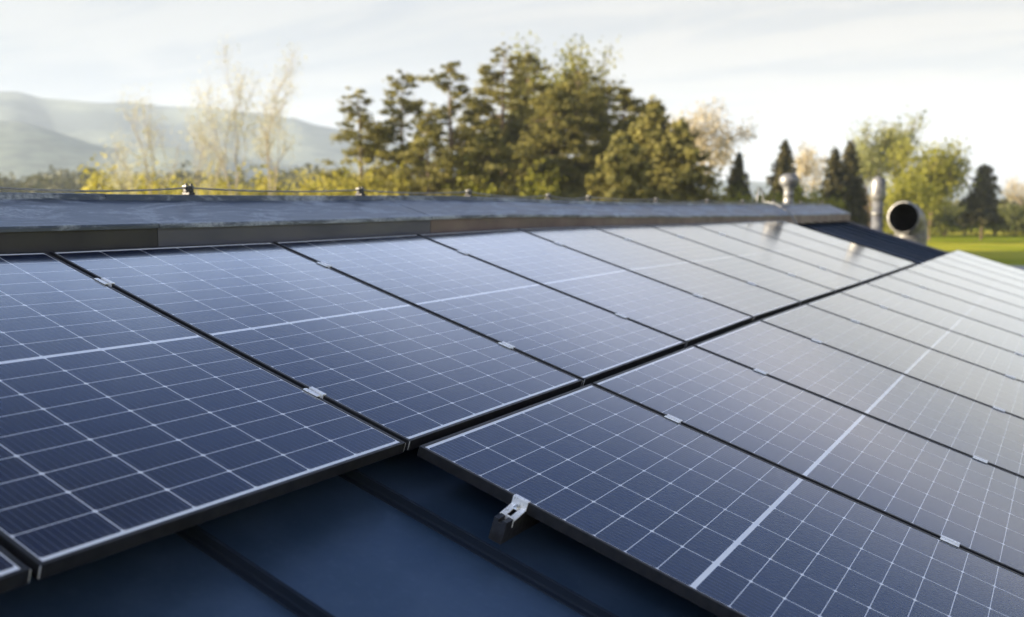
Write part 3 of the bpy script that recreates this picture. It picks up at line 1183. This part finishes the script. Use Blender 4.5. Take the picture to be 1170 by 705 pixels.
for x, d, y, r, sd_, lab in (
        (745, 72, 116, 5.4, 41, 'broad olive pine with drooping tiers beside the central clump'),
        (775, 70, 142, 5.4, 42, 'broad dark pine at the right end of the pines, sloping to the ridge'),
        (708, 66, 155, 4.6, 43, 'low spreading pine at the foot of the broad olive pine')):
    conifer('broad_pine_tree', lab, place(x, d), hh(y, d), r, sd_, F_PINE, 0.24, 1.5, 0.05, 'pines of the central clump', 'tree', 0.7)

# --- pale budding tree behind
broadleaf('budding_tree', 'pale beige budding tree behind the right end of the pines', place(808, 105), hh(116, 105), 5.0, 51, F_BEIGE, 0.18, 3800, 1.0, M_BIRCHBARK, None, 0.6, 0.25, 0.5, 1, 0.9, 0.6)
broadleaf('budding_tree', 'small pale beige tree between two dark spruces', place(921, 120), hh(163, 120), 2.2, 52, F_BEIGE, 0.18, 1500, 1.0, M_BIRCHBARK, None, 0.8, 0.25, 0.4, 1, 0.8, 0.5)

# --- dark spruces
for x, d, y, r, sd_, lab in (
        (840, 95, 178, 3.0, 61, 'small dark cone shaped spruce left of the ball headed vent'),
        (892, 100, 164, 4.0, 62, 'dark spruce directly behind the ball headed vent'),
        (948, 98, 172, 3.5, 63, 'dark spruce of a touching pair, the left and shorter one'),
        (965, 100, 164, 3.6, 64, 'dark spruce of a touching pair, the right and taller one')):
    conifer('spruce_tree', lab, place(x, d), hh(y, d), r, sd_, F_SPRUCE, 0.24, 1.6, 0.04, 'dark spruces beyond the ridge end', 'tree', 0.85)

# --- right hand side
for x, d, y, r, sd_, lv, lab in (
        (990, 148, 136, 3.6, 71, 3000, 'tall airy poplar with pale green leaves, left of two'),
        (1020, 150, 128, 3.8, 72, 3200, 'tall airy poplar with pale green leaves, right of two')):
    broadleaf('poplar_tree', lab, place(x, d), hh(y, d), r, sd_, F_GREEN, 0.26, lv, 1.0, None, 'airy poplars', 1.0, 0.2, 0.3, 2, 0.8, 0.6)
broadleaf('leafy_tree', 'bushy yellow green tree behind the duct elbow', place(1058, 138), hh(152, 138), 4.6, 73, F_LIME, 0.28, 7000, 1.0, None, None, 0.5, 0.04, 0.55, 2, 0.6, 0.9)
bush('round_bush', 'tall yellow green bush low behind the flue pipe', place(1030, 128), hh(205, 128), 4.2, 74, F_LIME, 0.26, 3000)
conifer('ragged_spruce_tree', 'dark ragged spruce with bare brown trunk on the meadow', place(1117, 138), hh(190, 138), 3.6, 75, F_SPRUCE, 0.30, 1.2, 0.28, None, 'tree', 0.6)
broadleaf('bare_tree', 'bare brown tree at the right edge of the meadow', place(1165, 165), hh(196, 165), 4.2, 76, F_BEIGE, 0.16, 1200, 1.0, M_BARK, None, 0.6, 0.25, 0.5, 1, 0.9, 0.5)

# --- hedge bushes along the far side of the meadow
hr = random.Random(12)
hx = [985, 1012, 1050, 1075, 1098, 1132, 1155, 1180, 1205]
hl = ['beneath the poplars', 'left behind the flue pipe', 'behind the duct elbow', 'right of the duct elbow', 'left of the ragged spruce', 'right of the ragged spruce', 'under the bare brown tree', 'at the right edge of the picture', 'furthest right, past the picture edge']
for i, x in enumerate(hx):
    d = 158+hr.uniform(-4, 8)
    bush('hedge_bush', 'dark hedge bush across the meadow, ' + hl[i], place(x, d), hh(hr.uniform(226, 238), d), 4.3, 80+i, F_HEDGE, 0.30, 1700, 'hedge bushes across the meadow')

# --- yellow shrubs on the left, behind the ridge
hr = random.Random(4)
yx = [128, 152, 178, 205, 232, 258, 286, 312, 338, 362, 386, 410, 434, 458, 545, 610]
for i, x in enumerate(yx):
    d = 66+hr.uniform(-5, 9)
    bush('yellow_shrub', 'yellow spring shrub beyond the ridge, %s' % (
        'leftmost, beside the far wood' if i == 0 else ('rightmost, glimpsed under the central pines' if i == len(yx)-1 else '%s from the left' % (ordinal(i+1) if i < 14 else 'fifteenth'))),
        place(x, d), hh(hr.uniform(188, 204), d), 2.1, 100+i, F_YELLOW if x < 480 else F_LIME, 0.17, 1500, 'yellow shrubs beyond the ridge')
# shaded undergrowth between pines
hr = random.Random(6)
ux = [455, 480, 505, 530, 558, 588, 616, 645, 676, 706, 738, 768, 796, 822, 866, 905, 935]
for i, x in enumerate(ux):
    d = 84+hr.uniform(-3, 6)
    bush('undergrowth_bush', 'olive undergrowth bush at the foot of the trees, %s from the left' % (['first', 'second', 'third', 'fourth', 'fifth', 'sixth', 'seventh', 'eighth', 'ninth', 'tenth', 'eleventh', 'twelfth', 'thirteenth', 'fourteenth', 'fifteenth', 'sixteenth', 'seventeenth'][i]),
         place(x, d), hh(hr.uniform(200, 214) if x < 840 else hr.uniform(214, 222), d), 2.6, 140+i, F_LIME if x < 570 or x > 800 else F_HEDGE, 0.22, 1500, 'undergrowth below the trees')

# --- distant wood, one mass
rng = np.random.default_rng(77)
cen = []
for i in range(800):
    x = rng.uniform(-700, 1750)
    d = rng.uniform(330, 520)
    if x > 500:
        d = rng.uniform(300, 420)
    p = place(x, d)
    top = hh((188 + 5*math.sin(x*0.05)) if x < 500 else 222+4*math.sin(x*.03), d)*rng.uniform(0.75, 1.04)
    cen.append(blob(rng, (p.x, p.y, GZ+top*0.46), (top*0.30, top*0.30, top*0.42), 150, 0.12))
fwood = quad_mesh('far_wood', np.concatenate(cen), 1.5, rng, F_WOOD)
fwood['kind'] = 'stuff'
